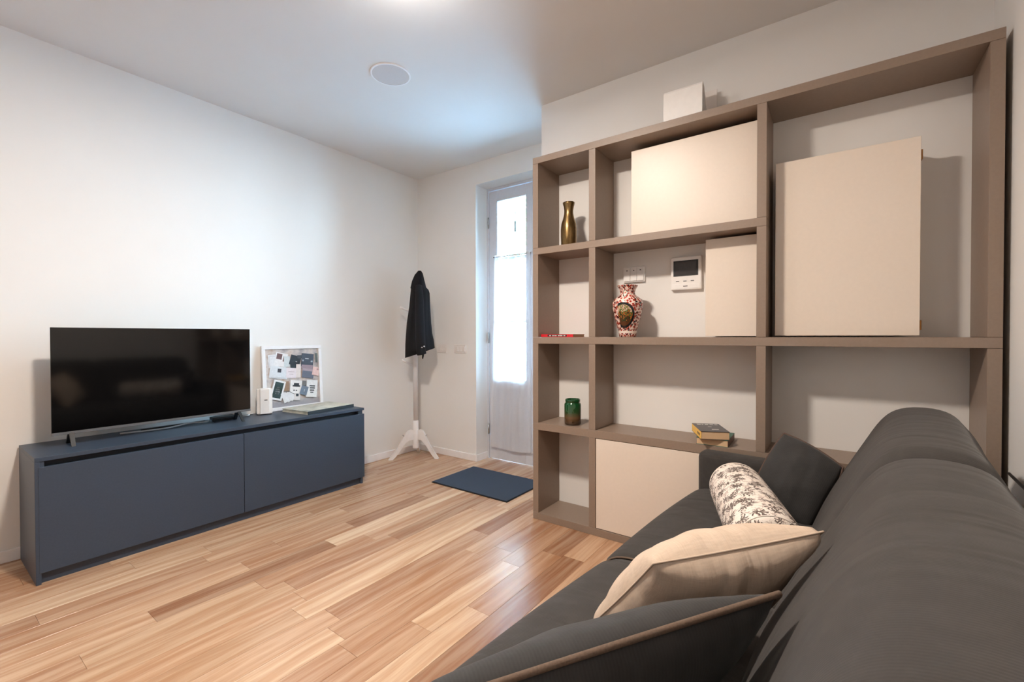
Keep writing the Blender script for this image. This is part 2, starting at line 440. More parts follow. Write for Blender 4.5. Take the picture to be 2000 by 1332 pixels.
# ------------------------------------------------------------------ glazed double door
frame = thing('trim_1', 'grey-white frame around the glazed double door', None, (FRX, RV, 0)); frame['kind'] = 'structure'
box('jamb', FRX, FRX+0.07, RV-0.022, RV, 0, RVH, DOORP, frame, 0.002)
box('jamb', FRX, FRX+0.07, CORNER, CORNER+0.022, 0, RVH, DOORP, frame, 0.002)
box('head', FRX, FRX+0.07, CORNER+0.022, RV-0.022, RVH-0.025, RVH, DOORP, frame, 0.002)
for z in (2.2, 1.13, 0.28):
    bm = bmesh.new(); add_tube(bm, [(FRX-0.006, RV-0.024, z-0.05), (FRX-0.006, RV-0.024, z+0.05)], 0.007, 10)
    bm_obj('hinge', bm, CHROME, frame, True)
def leaf(name, y_hinge, sgn, label):
    """door leaf hinged at y_hinge, extending by sgn*0.485 in y"""
    X0, X1 = FRX+0.008, FRX+0.052
    W_ = 0.483
    root = thing(name, label, None, (X0, y_hinge, 0)); root['kind'] = 'structure'
    def Y(a, b):
        p, q = y_hinge+sgn*a, y_hinge+sgn*b; return min(p, q), max(p, q)
    zt = RVH-0.03
    box('stile', X0, X1, *Y(0.0, 0.092), 0.006, zt, DOORP, root, 0.003)
    box('stile', X0, X1, *Y(W_-0.072, W_), 0.006, zt, DOORP, root, 0.003)
    box('rail', X0, X1, *Y(0.092, W_-0.072), 2.39, zt, DOORP, root, 0.003)
    box('rail', X0, X1, *Y(0.092, W_-0.072), 0.66, 0.748, DOORP, root, 0.003)
    box('rail', X0, X1, *Y(0.092, W_-0.072), 0.006, 0.11, DOORP, root, 0.003)
    box('panel', X0+0.012, X1-0.012, *Y(0.092, W_-0.072), 0.11, 0.66, DOORP, root)
    for z in (1.855, 1.28):
        box('glazing_bar', X0+0.004, X1-0.004, *Y(0.092, W_-0.072), z-0.014, z+0.014, DOORP, root, 0.003)
    for a, b in ((0.748, 1.266), (1.294, 1.841), (1.869, 2.39)):
        box('pane', X0+0.02, X0+0.024, *Y(0.092, W_-0.072), a, b, GLASS, root)
    yc = y_hinge+sgn*0.255
    tube('bolt_rod', [(X1+0.02, yc, 1.9), (X1+0.02, yc, 2.38)], 0.003, GREYP, root)
    bm = bmesh.new(); add_box(bm, X1+0.012, X1+0.03, yc-0.011, yc+0.011, 2.1, 2.2, 0.005)
    bm_obj('bolt_catch', bm, GREYP, root)
    # curtain
    cr = thing('sheer_curtain', None, 'curtain', (FRX-0.01, y_hinge, 0))
    ya, yb = Y(0.07, W_-0.01)
    tube('curtain_rod', [(FRX-0.012, ya-0.005, 1.872), (FRX-0.012, yb+0.005, 1.872)], 0.006, CHROME, cr)
    bm = bmesh.new(); rings = []
    nx, nz = 44, 26
    for j in range(nz+1):
        v = j/nz; z = 1.885-v*(1.885-0.125)
        ring = []
        for i in range(nx+1):
            u = i/nx
            fl = 0.045*max(0, v-0.25)**1.3     # flares to the hinge side towards the hem
            yy = y_hinge+sgn*((0.078-fl)+(W_-0.083+fl)*u)
            xx = FRX-0.014-0.012*v-0.008*math.sin(u*34+v*1.5)*(0.35+0.65*(1-v))-0.007*math.sin(u*9+2*v)
            ring.append((xx, yy, z-0.012*math.sin(u*3.1)*v))
        rings.append(ring)
    loft(bm, rings, close=False)
    bm_obj('voile', bm, SHEER, cr, True)
    # hem band
    bm = bmesh.new()
    loft(bm, [[(p[0]-0.0015, p[1], p[2]) for p in rings[-1]], [(p[0]-0.0015, p[1], p[2]+0.035) for p in rings[-1]]], close=False)
    bm_obj('hem', bm, SHEER, cr, True)
    return root, cr
_, c1 = leaf('door_1', RV-0.024, -1, 'grey-white glazed door leaf on the hinge side nearer the coat stand')
_, c2 = leaf('door_2', CORNER+0.024, 1, 'grey-white glazed door leaf hidden beside the bookshelf wall')
tag(c1, 'sheer white half curtain hanging over the door leaf nearer the coat stand', None, 'sheer door curtains')
tag(c2, 'sheer white half curtain on the door leaf beside the bookshelf wall', None, 'sheer door curtains')

# outside, seen through the upper pane
gnd = struct(box('ground_outside', 3.5, 30, -12, 26, -0.5, -0.3, plain('pale_blue_paving', srgb(168, 190, 208), 0.8)), 'pale paving outside the door')  # blue tint put into the paving for cool bounce onto the ceiling
hb = thing('neighbouring_house', 'pale house with a sloping roof beyond the door glass', 'house', (16, 13, -0.3))
bm = bmesh.new(); add_box(bm, 15, 19, 8.6, 13.4, -0.3, 4.0); bm_obj('wall', bm, plain('pale_render', srgb(230, 228, 224), 0.8), hb)
bm = bmesh.new(); prism(bm, [(8.3, 3.95), (13.7, 3.95), (13.7, 4.05), (11.0, 5.7), (8.3, 4.05)], lambda a, b, t: (t, a, b), 14.7, 19.3)
bm_obj('roof', bm, plain('pale_tiles', srgb(196, 184, 176), 0.8), hb)
tr = thing('garden_tree', 'green leafy tree beyond the door glass', 'tree', (12.5, 8.2, -0.3))
tube('trunk', [(12.5, 8.2, -0.3), (12.52, 8.22, 2.6), (12.45, 8.2, 4.4)], 0.12, plain('bark', srgb(96, 80, 66), 0.9), tr)
bm = bmesh.new(); rr = random.Random(3)
for k in range(900):
    d = Vector((rr.gauss(0, 1), rr.gauss(0, 1), rr.gauss(0, 1))).normalized()*(1.35*rr.random()**0.4)
    c = Vector((12.5, 8.2, 4.9))+Vector((d.x, d.y, d.z*1.1)); a = Vector((rr.gauss(0, 1), rr.gauss(0, 1), rr.gauss(0, 1))).normalized()
    b = a.cross(Vector((0.3, 0.5, 0.8))).normalized()
    vs = [bm.verts.new(c+a*s*0.13+b*q*0.06) for s, q in ((-1, 0), (0, -1), (1, 0), (0, 1))]; bm.faces.new(vs)
o = bm_obj('foliage', bm, plain('green_leaves', srgb(128, 158, 110), 0.7), tr); o['kind'] = 'stuff'

# ------------------------------------------------------------------ ceiling fittings
def ceiling_lamp(x, y, label):
    t = thing('ceiling_lamp', label, 'lamp', (x, y, CEIL-0.055), 0, 'round ceiling lamps')
    lathe('housing', [(0.0, 0.055), (0.14, 0.055), (0.145, 0.05), (0.145, 0.012), (0.14, 0.008), (0.135, 0.012), (0.135, 0.02), (0.0, 0.02)], WHITE, t)
    lathe('diffuser', [(0.0, 0.019), (0.132, 0.019), (0.132, 0.013), (0.0, 0.011)], DIFFUSER, t)
ceiling_lamp(*LAMP, 'round white ceiling lamp over the middle of the room')
ceiling_lamp(*FILL_LAMP, 'added round white fill lamp on the ceiling behind the viewer')
gl = thing('globe_lamp', 'small round glass globe lamp on the ceiling', 'lamp', (1.22, 1.45, CEIL-0.1))
lathe('ceiling_rose', [(0.0, 0.1), (0.04, 0.1), (0.04, 0.09), (0.015, 0.085), (0.015, 0.045), (0.0, 0.045)], WHITE, gl, seg=24)
lathe('globe', [(0.05*math.sin(math.pi*k/14), 0.0-0.05*math.cos(math.pi*k/14)) for k in range(15)], emit('globe_glow', (1.0, 0.93, 0.86, 1), 80), gl, seg=24)
sp = thing('ceiling_speaker', 'round flush white speaker cover on the ceiling', 'speaker', (1.765, 2.17, CEIL-0.006))
lathe('trim_ring', [(0.108, 0.006), (0.118, 0.006), (0.118, 0.0015), (0.116, 0.0), (0.108, 0.0), (0.108, 0.006)], WHITE, sp, seg=56, caps=False, smooth=False)
lathe('grille', [(0.0, 0.006), (0.108, 0.006), (0.108, 0.001), (0.0, 0.001)], plain('speaker_grille', srgb(200, 194, 192), 0.8, 0.02, 400, 0.05), sp, seg=56, smooth=False)

# ------------------------------------------------------------------ wall plates on the far wall
for (ya, yb, lab) in ((3.018, 3.141, 'white wall socket plate next to the coat'), (2.769, 2.917, 'white wall switch plate nearer the door reveal')):
    t = thing('wall_plate', lab, 'switch', (ENDW, (ya+yb)/2, 1.027), 0, 'wall plates beside the door')
    box('plate', ENDW-0.009, ENDW, ya, yb, 0.987, 1.067, PLASC, t, 0.003)
    n = 3; s = (yb-ya-0.02)/n
    for k in range(n):
        box('switch_key', ENDW-0.013, ENDW-0.008, ya+0.01+k*s+0.001, ya+0.01+(k+1)*s-0.001, 1.004, 1.05, PLASC, t, 0.0015)

# ------------------------------------------------------------------ bookshelf
BY0, BY1, BH = 1.5352, -0.4928, 2.2561
BR = BW-0.002
bs = thing('bookshelf', 'tall taupe wall bookshelf with cream panels', 'bookshelf', (BX, (BY0+BY1)/2, 0))
bs['label'] = 'tall taupe open bookshelf with cream doors along the wall'
S2a, S2b, S3a, S3b = 1.1505, 1.1094, 0.2969, 0.2569
def board(name, y0, y1, z0, z1, x0=BX): return box(name, x0, BR, min(y0, y1)+0.0004, max(y0, y1)-0.0004, z0+0.0004, z1-0.0004, TAUPE, bs, 0.0008, 1)
board('top_board', BY1, BY0, BH-0.04, BH)
board('shelf', S3b, BY0, 1.6533, 1.6935)
board('shelf', BY1, BY0, 1.0998, 1.1407)
board('shelf', BY1, BY0, 0.5620, 0.6073)
board('bottom_board', BY1, BY0, 0.0, 0.0428)
lv = [0.0428, 0.5620, 0.6073, 1.0998, 1.1407, 1.6533, 1.6935, BH-0.04]
def uprights(y0, y1, merge=False):
    segs = [(lv[0], lv[1]), (lv[2], lv[3])] + ([(lv[4], lv[7])] if merge else [(lv[4], lv[5]), (lv[6], lv[7])])
    for a, b in segs: board('upright', y0, y1, a, b)
uprights(BY0, BY0-0.04); uprights(S2a, S2b); uprights(S3a, S3b); uprights(BY1, BY1+0.04, True)
# cream doors on shallow boxes
def cab(y0, y1, z0, z1, xf, hinges=()):
    box('cupboard_box', xf+0.02, BR, y0+0.03, y1-0.012, z0+0.004, z1-0.012, CREAM, bs)
    d = box('cupboard_door', xf, xf+0.018, y0, y1, z0, z1, CREAM, bs, 0.001, 1)
    for hz in hinges:
        box('hinge', xf+0.006, xf+0.03, y0-0.006, y0, hz-0.02, hz+0.02, BRASS, d, 0.001, 1)
cab(0.300, 0.937, 1.6945, 2.187, 2.45)
cab(0.302, 0.541, 1.1455, 1.640, 2.45)
cab(-0.280, 0.231, 1.1475, 1.958, 2.45, (1.885, 1.19))
d = box('cupboard_door', BX+0.002, BX+0.02, S3a+0.003, S2b-0.003, 0.0458, 0.559, CREAM, bs, 0.001, 1)

# folded white panel standing on top
t = thing('folded_white_stand', 'white folded-over panel stand on top of the bookshelf', 'stand', (2.50, 0.65, BH))
bm = bmesh.new()
outer = [(2.418, BH), (2.419, 2.37), (2.422, 2.432), (2.428, 2.443), (2.438, 2.448), (2.449, 2.445), (2.462, 2.428), (2.500, 2.37), (2.545, 2.30), (2.575, BH)]
inner = [(2.567, BH), (2.539, 2.297), (2.494, 2.366), (2.457, 2.423), (2.446, 2.438), (2.438, 2.440), (2.432, 2.437), (2.428, 2.428), (2.426, 2.37), (2.425, BH)]
prism(bm, outer+inner, lambda a, b, tt: (a, tt, b), 0.553, 0.748)
bmesh.ops.triangulate(bm, faces=[f for f in bm.faces if len(f.verts) > 4])
bm_obj('folded_sheet', bm, PLASW, t, False)
box('rear_plate', 2.577, 2.581, 0.515, 0.735, BH, 2.46, PLASC, t, 0.001)
# ------------------------------------------------------------------ things on the shelves
lathe_b = [(0.0, 0.0), (0.044, 0.0), (0.047, 0.006), (0.049, 0.06), (0.0495, 0.11), (0.046, 0.145), (0.036, 0.175), (0.0285, 0.205),
           (0.0275, 0.225), (0.031, 0.25), (0.0365, 0.268), (0.037, 0.276), (0.034, 0.276), (0.029, 0.255), (0.025, 0.22), (0.0, 0.2)]
tag(lathe('bronze_vase', lathe_b, BRONZE, None, seg=14, smooth=True), 'slim aged bronze bottle vase in the top left cell', 'vase').location = (2.45, 1.336, 1.6935)
lathe_p = [(0.0, 0.0), (0.046, 0.0), (0.048, 0.012), (0.05, 0.03), (0.062, 0.075), (0.075, 0.12), (0.0835, 0.165), (0.085, 0.19), (0.078, 0.212),
           (0.06, 0.226), (0.044, 0.238), (0.041, 0.252), (0.046, 0.272), (0.056, 0.289), (0.058, 0.293), (0.052, 0.292), (0.038, 0.262), (0.036, 0.245), (0.0, 0.22)]
o = lathe('painted_vase', lathe_p, VASEM, None, seg=48)
tag(o, 'red and white painted porcelain vase with a dark medallion', 'vase').location = (2.45, 0.958, 1.1407); o.rotation_euler.z = -0.33
lathe_j = [(0.0, 0.0), (0.045, 0.0), (0.05, 0.005), (0.051, 0.012), (0.051, 0.122), (0.048, 0.13), (0.0425, 0.134), (0.0425, 0.137), (0.0455, 0.139), (0.0455, 0.152),
           (0.043, 0.155), (0.040, 0.152), (0.040, 0.13), (0.047, 0.12), (0.047, 0.012), (0.0, 0.008)]
tag(lathe('glass_jar', lathe_j, JARM, None, seg=36), 'green to amber glass jar in the left column', 'jar').location = (2.43, 1.298, 0.6073)

def book(name, label, loc, rotz, L, W, H_, cover, spine, group=None):
    """local x = L (spine runs along x at y=+W/2), z up"""
    t = thing(name, label, 'book', loc, rotz, group)
    c = 0.0022
    box('front_cover', -L/2, L/2, -W/2, W/2, H_-c, H_, cover, t, world=False)
    box('back_cover', -L/2, L/2, -W/2, W/2, 0, c, cover, t, world=False)
    box('spine', -L/2, L/2, W/2-c, W/2, c, H_-c, spine, t, world=False)
    box('page_block', -L/2+0.002, L/2-0.002, -W/2+0.002, W/2-c, c, H_-c, PAGESM, t, world=False)
    return t
PRW = colmat('print_white', 224, 222, 216); PRD = colmat('print_dark', 40, 34, 34)
def strokes(t, name, x0, x1, y, z, h, n, mat, face='top', seed=1):
    """short illegible print marks along a line"""
    r = random.Random(seed); bm = bmesh.new(); x = x0
    for k in range(n):
        L = (x1-x0)/n
        if face == 'top': add_box(bm, x, x+L*r.uniform(0.5, 0.9), y-h/2, y+h/2, z, z+0.0004)
        else: add_box(bm, x, x+L*r.uniform(0.5, 0.9), y, y+0.0005, z-h/2, z+h/2)
        x += L
    return bm_obj(name, bm, mat, t, world=False)
SH4 = 0.6073
b1 = book('paperback_book', 'green-covered paperback at the bottom of the two stacked books', (2.452, 0.49, SH4), 0.03, 0.205, 0.145, 0.034, colmat('teal_cover', 62, 104, 88), colmat('brown_spine', 104, 72, 56), 'two stacked paperbacks')
b1.rotation_euler.z = math.pi+0.03
aa = math.atan2(0.091, 0.193)
b2 = book('paperback_book', 'dark-covered paperback with a yellow spine lying on top of the stack', (2.425, 0.512, SH4+0.0345), aa, 0.205, 0.132, 0.04, colmat('dark_cover', 52, 46, 52, 0.35), colmat('yellow_spine', 236, 190, 96), 'two stacked paperbacks')
bmq = bmesh.new()
r_ = random.Random(5)
yy = -0.055
while yy < 0.05:
    Lq = r_.uniform(0.008, 0.02); add_box(bmq, 0.070, 0.084, yy, yy+Lq, 0.04, 0.0404); yy += Lq+r_.uniform(0.003, 0.007)
bm_obj('title_print', bmq, PRW, b2, world=False)
box('cover_mark', 0.012, 0.02, -0.012, 0.006, 0.04, 0.0404, PRW, b2, world=False)
box('author_print', -0.052, -0.042, -0.03, 0.002, 0.04, 0.0404, PRW, b2, world=False)
strokes(b2, 'spine_print', -0.08, -0.02, 0.066, 0.02, 0.012, 3, PRD, 'side', 4)
rb = book('red_book', 'thin red book lying flat below the bronze vase', (2.45, 1.379, 1.1407), -math.pi/2, 0.225, 0.15, 0.0175, colmat('red_cover', 196, 30, 40, 0.35), colmat('red_spine', 206, 28, 40, 0.35))
rb.rotation_euler.z = math.pi/2
box('spine_band', -0.07, 0.065, 0.075, 0.0755, 0.003, 0.0145, colmat('spine_dark', 62, 26, 30), rb, world=False)
strokes(rb, 'spine_print', -0.06, 0.06, 0.0756, 0.0085, 0.005, 6, PRW, 'side', 8)
# wall controls inside the middle cell
t = thing('light_switch', 'white three-key light switch plate above the painted vase', 'switch', (BW, 0.976, 1.513))
box('plate', BW-0.016, BW, 0.910, 1.043, 1.468, 1.56, PLASW, t, 0.003)
for k in range(3): (box('switch_key', BW-0.022, BW-0.0155, 0.916+k*0.041, 0.916+k*0.041+0.0375, 1.475, 1.553, PLASW, t, 0.002), box('key_mark', BW-0.0225, BW-0.0215, 0.930+k*0.041, 0.938+k*0.041, 1.535, 1.541, GREYP, t))
t = thing('video_intercom', 'white video intercom with a dark screen on the wall', 'intercom', (BW, 0.674, 1.495))
box('housing', BW-0.026, BW, 0.592, 0.757, 1.404, 1.589, PLASW, t, 0.006, 3)
s = box('screen', BW-0.0285, BW-0.024, 0.609, 0.741, 1.481, 1.567, PLASB, t, 0.001)
box('display', BW-0.0295, BW-0.028, 0.617, 0.733, 1.489, 1.559, ISCREEN, s)
for k in range(3): box('button', BW-0.0275, BW-0.024, 0.63+k*0.04, 0.648+k*0.04, 1.45, 1.4545, GREYP, t, 0.001)
box('key_bar', BW-0.0275, BW-0.024, 0.60, 0.749, 1.412, 1.436, PLASW, t, 0.001)
box('maker_mark', BW-0.0282, BW-0.0272, 0.664, 0.688, 1.422, 1.4255, PRD, t)

# ------------------------------------------------------------------ tv console
CX0, CX1, CYF, CYR, CH = 0.3716, 2.1433, 2.9723, 3.404, 0.59
tc = thing('tv_console', 'long blue-grey two-door media console on the floor', 'cabinet', ((CX0+CX1)/2, CYR, 0))
box('top_board', CX0, CX1, CYF, CYR, CH-0.019, CH, NAVY, tc, 0.001, 1)
box('side_panel', CX0, CX0+0.018, CYF, CYR, 0, CH-0.0195, NAVY, tc, 0.001, 1)
box('side_panel', CX1-0.026, CX1-0.008, CYF+0.012, CYR, 0.0, CH-0.0195, NAVY, tc, 0.001, 1)
box('back_panel', CX0+0.018, CX1-0.026, CYR-0.01, CYR-0.002, 0.05, CH-0.0195, NAVY, tc)
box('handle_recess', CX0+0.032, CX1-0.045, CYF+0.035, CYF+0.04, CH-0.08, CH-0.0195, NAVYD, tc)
box('groove_end', CX0+0.0185, CX0+0.032, CYF+0.004, CYF+0.06, CH-0.06, CH-0.0195, NAVY, tc)
box('groove_end', CX1-0.045, CX1-0.0265, CYF+0.013, CYF+0.06, CH-0.06, CH-0.0195, NAVY, tc)
DJ = 1.268
box('door', CX0+0.012, DJ-0.0015, CYF-0.001, CYF+0.018, 0.052, CH-0.046, NAVY, tc, 0.001, 1)
box('door', DJ+0.0015, CX1, CYF-0.001, CYF+0.018, 0.052, CH-0.046, NAVY, tc, 0.001, 1)
box('plinth', CX0+0.018, CX1-0.026, CYF+0.022, CYF+0.04, 0, 0.051, NAVY, tc)

# ------------------------------------------------------------------ tv
TX0, TX1, TY, TZ0, TZ1 = 0.459, 1.402, 3.185, 0.648, 1.196
tv = thing('television', 'black flat-screen television on the console', 'television', ((TX0+TX1)/2, TY+0.02, CH))
box('screen', TX0, TX1, TY, TY+0.008, TZ0+0.014, TZ1, SCREEN, tv, 0.0015)
box('bottom_bezel', TX0, TX1, TY-0.002, TY+0.012, TZ0, TZ0+0.0135, GREYP, tv, 0.001)
box('back_shell', TX0+0.004, TX1-0.004, TY+0.008, TY+0.022, TZ0+0.006, TZ1-0.003, PLASB, tv, 0.003)
box('electronics_hump', TX0+0.1, TX1-0.1, TY+0.022, TY+0.065, TZ0+0.01, TZ0+0.3, PLASB, tv, 0.01)
for xf in (0.532, 1.328):
    bm = bmesh.new()
    for dy in (-0.055, 0.07):
        yc = TY+0.015
        a = (xf, yc, TZ0+0.02); b = (xf+(0.012 if xf > 1 else 0.0), yc+dy, CH+0.006)
        vs = []
        for (px, py, pz), hw in ((a, 0.010), (b, 0.008)):
            vs.append([bm.verts.new((px+sx*hw, py+sy*0.007, pz-(0.006 if pz < 0.62 else 0))) for sx, sy in ((-1, -1), (1, -1), (1, 1), (-1, 1))])
        for i in range(4): bm.faces.new((vs[0][i], vs[0][(i+1) % 4], vs[1][(i+1) % 4], vs[1][i]))
        bm.faces.new(vs[0][::-1]); bm.faces.new(vs[1])
    bm_obj('foot', bm, PLASB, tv)
zc = CH+0.005
tag(tube('grey_cable', spline([(0.75, 3.30, zc), (0.95, 3.27, zc), (1.08, 3.30, zc+0.006), (1.16, 3.28, zc+0.004), (1.195, 3.30, zc+0.004)], 6), 0.0048, CABLE), 'pale grey cable running on the console under the television', 'cable')
tag(tube('black_cable', spline([(0.85, 3.32, zc), (1.02, 3.31, zc+0.004), (1.12, 3.34, zc), (1.19, 3.345, zc)], 6), 0.0045, PLASB), 'black cable on the console beneath the television', 'cable')
ab = thing('set_top_box', 'small black box behind the right television foot', 'box', (1.28, 3.33, CH))
box('case', 1.21, 1.35, 3.27, 3.33, CH+0.012, CH+0.03, PLASB, ab, 0.004)
box('foot_pad', 1.22, 1.34, 3.28, 3.32, CH, CH+0.012, PLASB, ab)
tag(tube('white_cable', spline([(1.40, 3.33, zc), (1.44, 3.30, zc+0.006), (1.47, 3.36, zc), (1.505, 3.385, zc)], 6), 0.004, PLASW), 'white cable looping between television and router', 'cable')

# router
rt = thing('white_router', 'white upright router box standing beside the television', 'router', (1.556, 3.325, CH), math.radians(-18))
box('base', -0.043, 0.043, -0.043, 0.008, 0, 0.008, GREYP, rt, 0.003, world=False)
bm = bmesh.new(); add_box(bm, -0.049, 0.049, -0.049, 0.014, 0.008, 0.185)
bmesh.ops.bevel(bm, geom=[e for e in bm.edges if abs(e.verts[0].co.z-e.verts[1].co.z) > 0.1], offset=0.02, segments=5, affect='EDGES')
bmesh.ops.bevel(bm, geom=[e for e in bm.edges if e.verts[0].co.z > 0.18 and e.verts[1].co.z > 0.18], offset=0.004, segments=2, affect='EDGES')
bm_obj('case', bm, PLASW, rt, world=False)
strokes(rt, 'logo', -0.004, 0.016, -0.0496, 0.105, 0.008, 2, GREYP, 'side', 2)

# ------------------------------------------------------------------ pin board (leans on the wall)
W_, H_ = 0.468, 0.487
pb = thing('pin_board', 'white framed pin board covered with cards leaning on the wall', 'pin board', (1.806, 3.379, CH), 0)
pb.rotation_euler = (math.radians(-3.8), 0, 0)
def pbox(name, x0, x1, z0, z1, y0, y1, mat, parent=pb, bev=0.0): return box(name, x0, x1, y0, y1, z0, z1, mat, parent, bev, world=False)
fw = 0.026
pbox('frame_rail', -W_/2, W_/2, H_-fw, H_, -0.018, 0.0, WHITE, bev=0.002)
pbox('frame_rail', -W_/2, W_/2, 0, fw, -0.018, 0.0, WHITE, bev=0.002)
pbox('frame_stile', -W_/2, -W_/2+fw, fw, H_-fw, -0.018, 0.0, WHITE, bev=0.002)
pbox('frame_stile', W_/2-fw, W_/2, fw, H_-fw, -0.018, 0.0, WHITE, bev=0.002)
def board_mat():
    t = NT('faded_map_board'); o = t.coord(); n = t.noise(o, 9, 5, 0.6); z = t.xyz(o)[2]
    col = t.ramp(n, [(0.3, srgb(118, 112, 116)), (0.45, srgb(178, 172, 172)), (0.55, srgb(206, 196, 190)), (0.7, srgb(170, 140, 118))])
    return t.finish(t.mix(t.step(z, 0.12, 0.02), col, srgb(150, 148, 154)), 0.7)
pbox('backing', -W_/2+fw, W_/2-fw, fw, H_-fw, -0.007, -0.001, board_mat())
CARDS = {}
def cm(*c):
    if c not in CARDS: CARDS[c] = colmat('card_%d_%d_%d' % c, *c)
    return CARDS[c]
# pixel frame inside the board crop: u 200..1190 -> x, v 200..1270 -> z (a layout sketch of the cards)
def uv2(u, v): return (-W_/2+fw+(u-200)/(1205-200)*(W_-2*fw), H_-fw-(v-205)/(1275-205)*(H_-2*fw))
lay = [0]
def card(u, v, wpx, hpx, rot, col, marks=()):
    cx, cz = uv2(u, v); k = (W_-2*fw)/1005; kz = (H_-2*fw)/1070
    w2, h2 = wpx*k/2, hpx*kz/2; a = math.radians(rot); ca, sa = math.cos(a), math.sin(a)
    lay[0] += 1; y = -0.0075-lay[0]*0.0005
    def quad(x0, x1, z0, z1, d, th):
        bm = bmesh.new(); add_box(bm, x0, x1, -th, 0, z0, z1)
        for vv in bm.verts:
            x, z = vv.co.x, vv.co.z; vv.co = (cx+x*ca-z*sa, y-d+vv.co.y, cz+x*sa+z*ca)
        return bm
    c = bm_obj('card', quad(-w2, w2, -h2, h2, 0, 0.0004), cm(*col), pb, world=False)
    for (mu0, mu1, mv0, mv1, mc) in marks:
        bm_obj('print', quad(-w2+mu0*2*w2, -w2+mu1*2*w2, h2-mv1*2*h2, h2-mv0*2*h2, 0.0004, 0.00015), cm(*mc), c, world=False)
WH, DK, GRN = (222, 224, 228), (44, 48, 54), (40, 60, 58)
card(350, 420, 190, 240, 3, WH, ((0.1, 0.9, 0.12, 0.14, (170, 172, 180)), (0.1, 0.12, 0.12, 0.9, (170, 172, 180))))
card(480, 400, 220, 250, -14, (230, 230, 232), ((0.1, 0.55, 0.08, 0.5, (110, 84, 84)), (0.66, 0.85, 0.2, 0.6, (120, 90, 88))))
card(590, 440, 110, 200, 0, (206, 216, 220))
card(745, 430, 200, 190, -18, (36, 42, 50), ((0.3, 0.7, 0.55, 0.6, (200, 204, 208)),))
card(700, 500, 110, 150, 4, (40, 46, 54))
card(830, 360, 90, 60, 0, (60, 64, 70))
card(430, 640, 330, 220, -9, (214, 220, 226), ((0.42, 0.62, 0.16, 0.48, (66, 66, 74)), (0.1, 0.9, 0.9, 0.93, (150, 152, 160))))
card(660, 660, 190, 190, -6, (226, 218, 224), ((0.2, 0.8, 0.35, 0.4, (180, 164, 172)), (0.3, 0.7, 0.6, 0.65, (180, 164, 172))))
card(795, 630, 90, 260, -4, (222, 212, 208))
card(980, 430, 240, 250, -7, (66, 72, 84), ((0.3, 0.6, 0.36, 0.42, (208, 212, 216)), (0.08, 0.2, 0.5, 0.62, (170, 176, 186)), (0.78, 0.94, 0.52, 0.64, (170, 176, 186))))
card(970, 570, 230, 90, -7, (150, 132, 140))
card(980, 690, 230, 180, -10, (98, 104, 120), ((0.0, 1.0, 0.0, 0.25, (168, 150, 158)),))
card(1160, 390, 60, 180, 0, (120, 128, 122), ((0.3, 0.6, 0.0, 1.0, (60, 62, 58)),))
card(1140, 660, 140, 160, -14, (226, 192, 186), ((0.55, 0.85, 0.12, 0.32, (176, 140, 140)),))
card(550, 900, 100, 180, 0, (146, 116, 92))
card(395, 960, 215, 360, -17, (228, 230, 232), ((0.14, 0.86, 0.09, 0.9, GRN), (0.32, 0.68, 0.34, 0.4, WH), (0.3, 0.7, 0.44, 0.5, WH), (0.3, 0.7, 0.54, 0.6, WH), (0.34, 0.66, 0.64, 0.7, WH)))
card(730, 930, 220, 250, -8, (230, 230, 230), ((0.3, 0.75, 0.2, 0.36, DK), (0.2, 0.85, 0.36, 0.48, DK), (0.3, 0.42, 0.72, 0.8, DK), (0.5, 0.62, 0.72, 0.8, DK)))
card(890, 870, 80, 90, -8, (108, 106, 104))
for k, (u, v, r) in enumerate(((515, 1110, 20), (560, 1105, 34), (610, 1095, 46), (650, 1085, 58))):
    card(u, v, 90, 190, r, WH, ((0.9, 1.0, 0.0, 1.0, (70, 66, 70)),))
card(740, 1120, 110, 120, -4, (214, 212, 212), ((0.3, 0.75, 0.0, 0.4, DK),))
card(1035, 990, 220, 330, -7, (226, 228, 230), ((0.27, 0.77, 0.31, 0.38, DK), (0.3, 0.77, 0.43, 0.50, DK), (0.32, 0.72, 0.56, 0.63, DK), (0.38, 0.66, 0.69, 0.75, DK)))
card(880, 1010, 140, 170, -20, (108, 122, 140), ((0.5, 0.56, 0.35, 0.65, (206, 210, 216)),))

# large book on the console
def atlas_mat():
    t = NT('pale_map_cover'); o = t.coord(); n = t.noise(o, 16, 5, 0.6); z = t.noise(o, 4, 2)
    col = t.ramp(n, [(0.3, srgb(92, 96, 84)), (0.45, srgb(168, 168, 152)), (0.58, srgb(204, 200, 182)), (0.72, srgb(140, 142, 128))])
    return t.finish(t.mix(t.math('MULTIPLY', z, 0.5), col, srgb(214, 212, 200)), 0.3)
at = thing('large_picture_book', 'large flat picture book with a pale cover on the console', 'book', (1.900, 3.195, CH), math.radians(7))
AM = atlas_mat()
box('front_cover', -0.205, 0.205, -0.145, 0.145, 0.021, 0.0235, AM, at, world=False)
box('back_cover', -0.205, 0.205, -0.145, 0.145, 0, 0.0025, AM, at, world=False)
box('spine', -0.205, 0.205, -0.147, -0.1445, 0, 0.0235, colmat('black_spine', 30, 32, 36), at, world=False)
box('page_block', -0.202, 0.200, -0.144, 0.141, 0.0025, 0.021, AM, at, world=False)

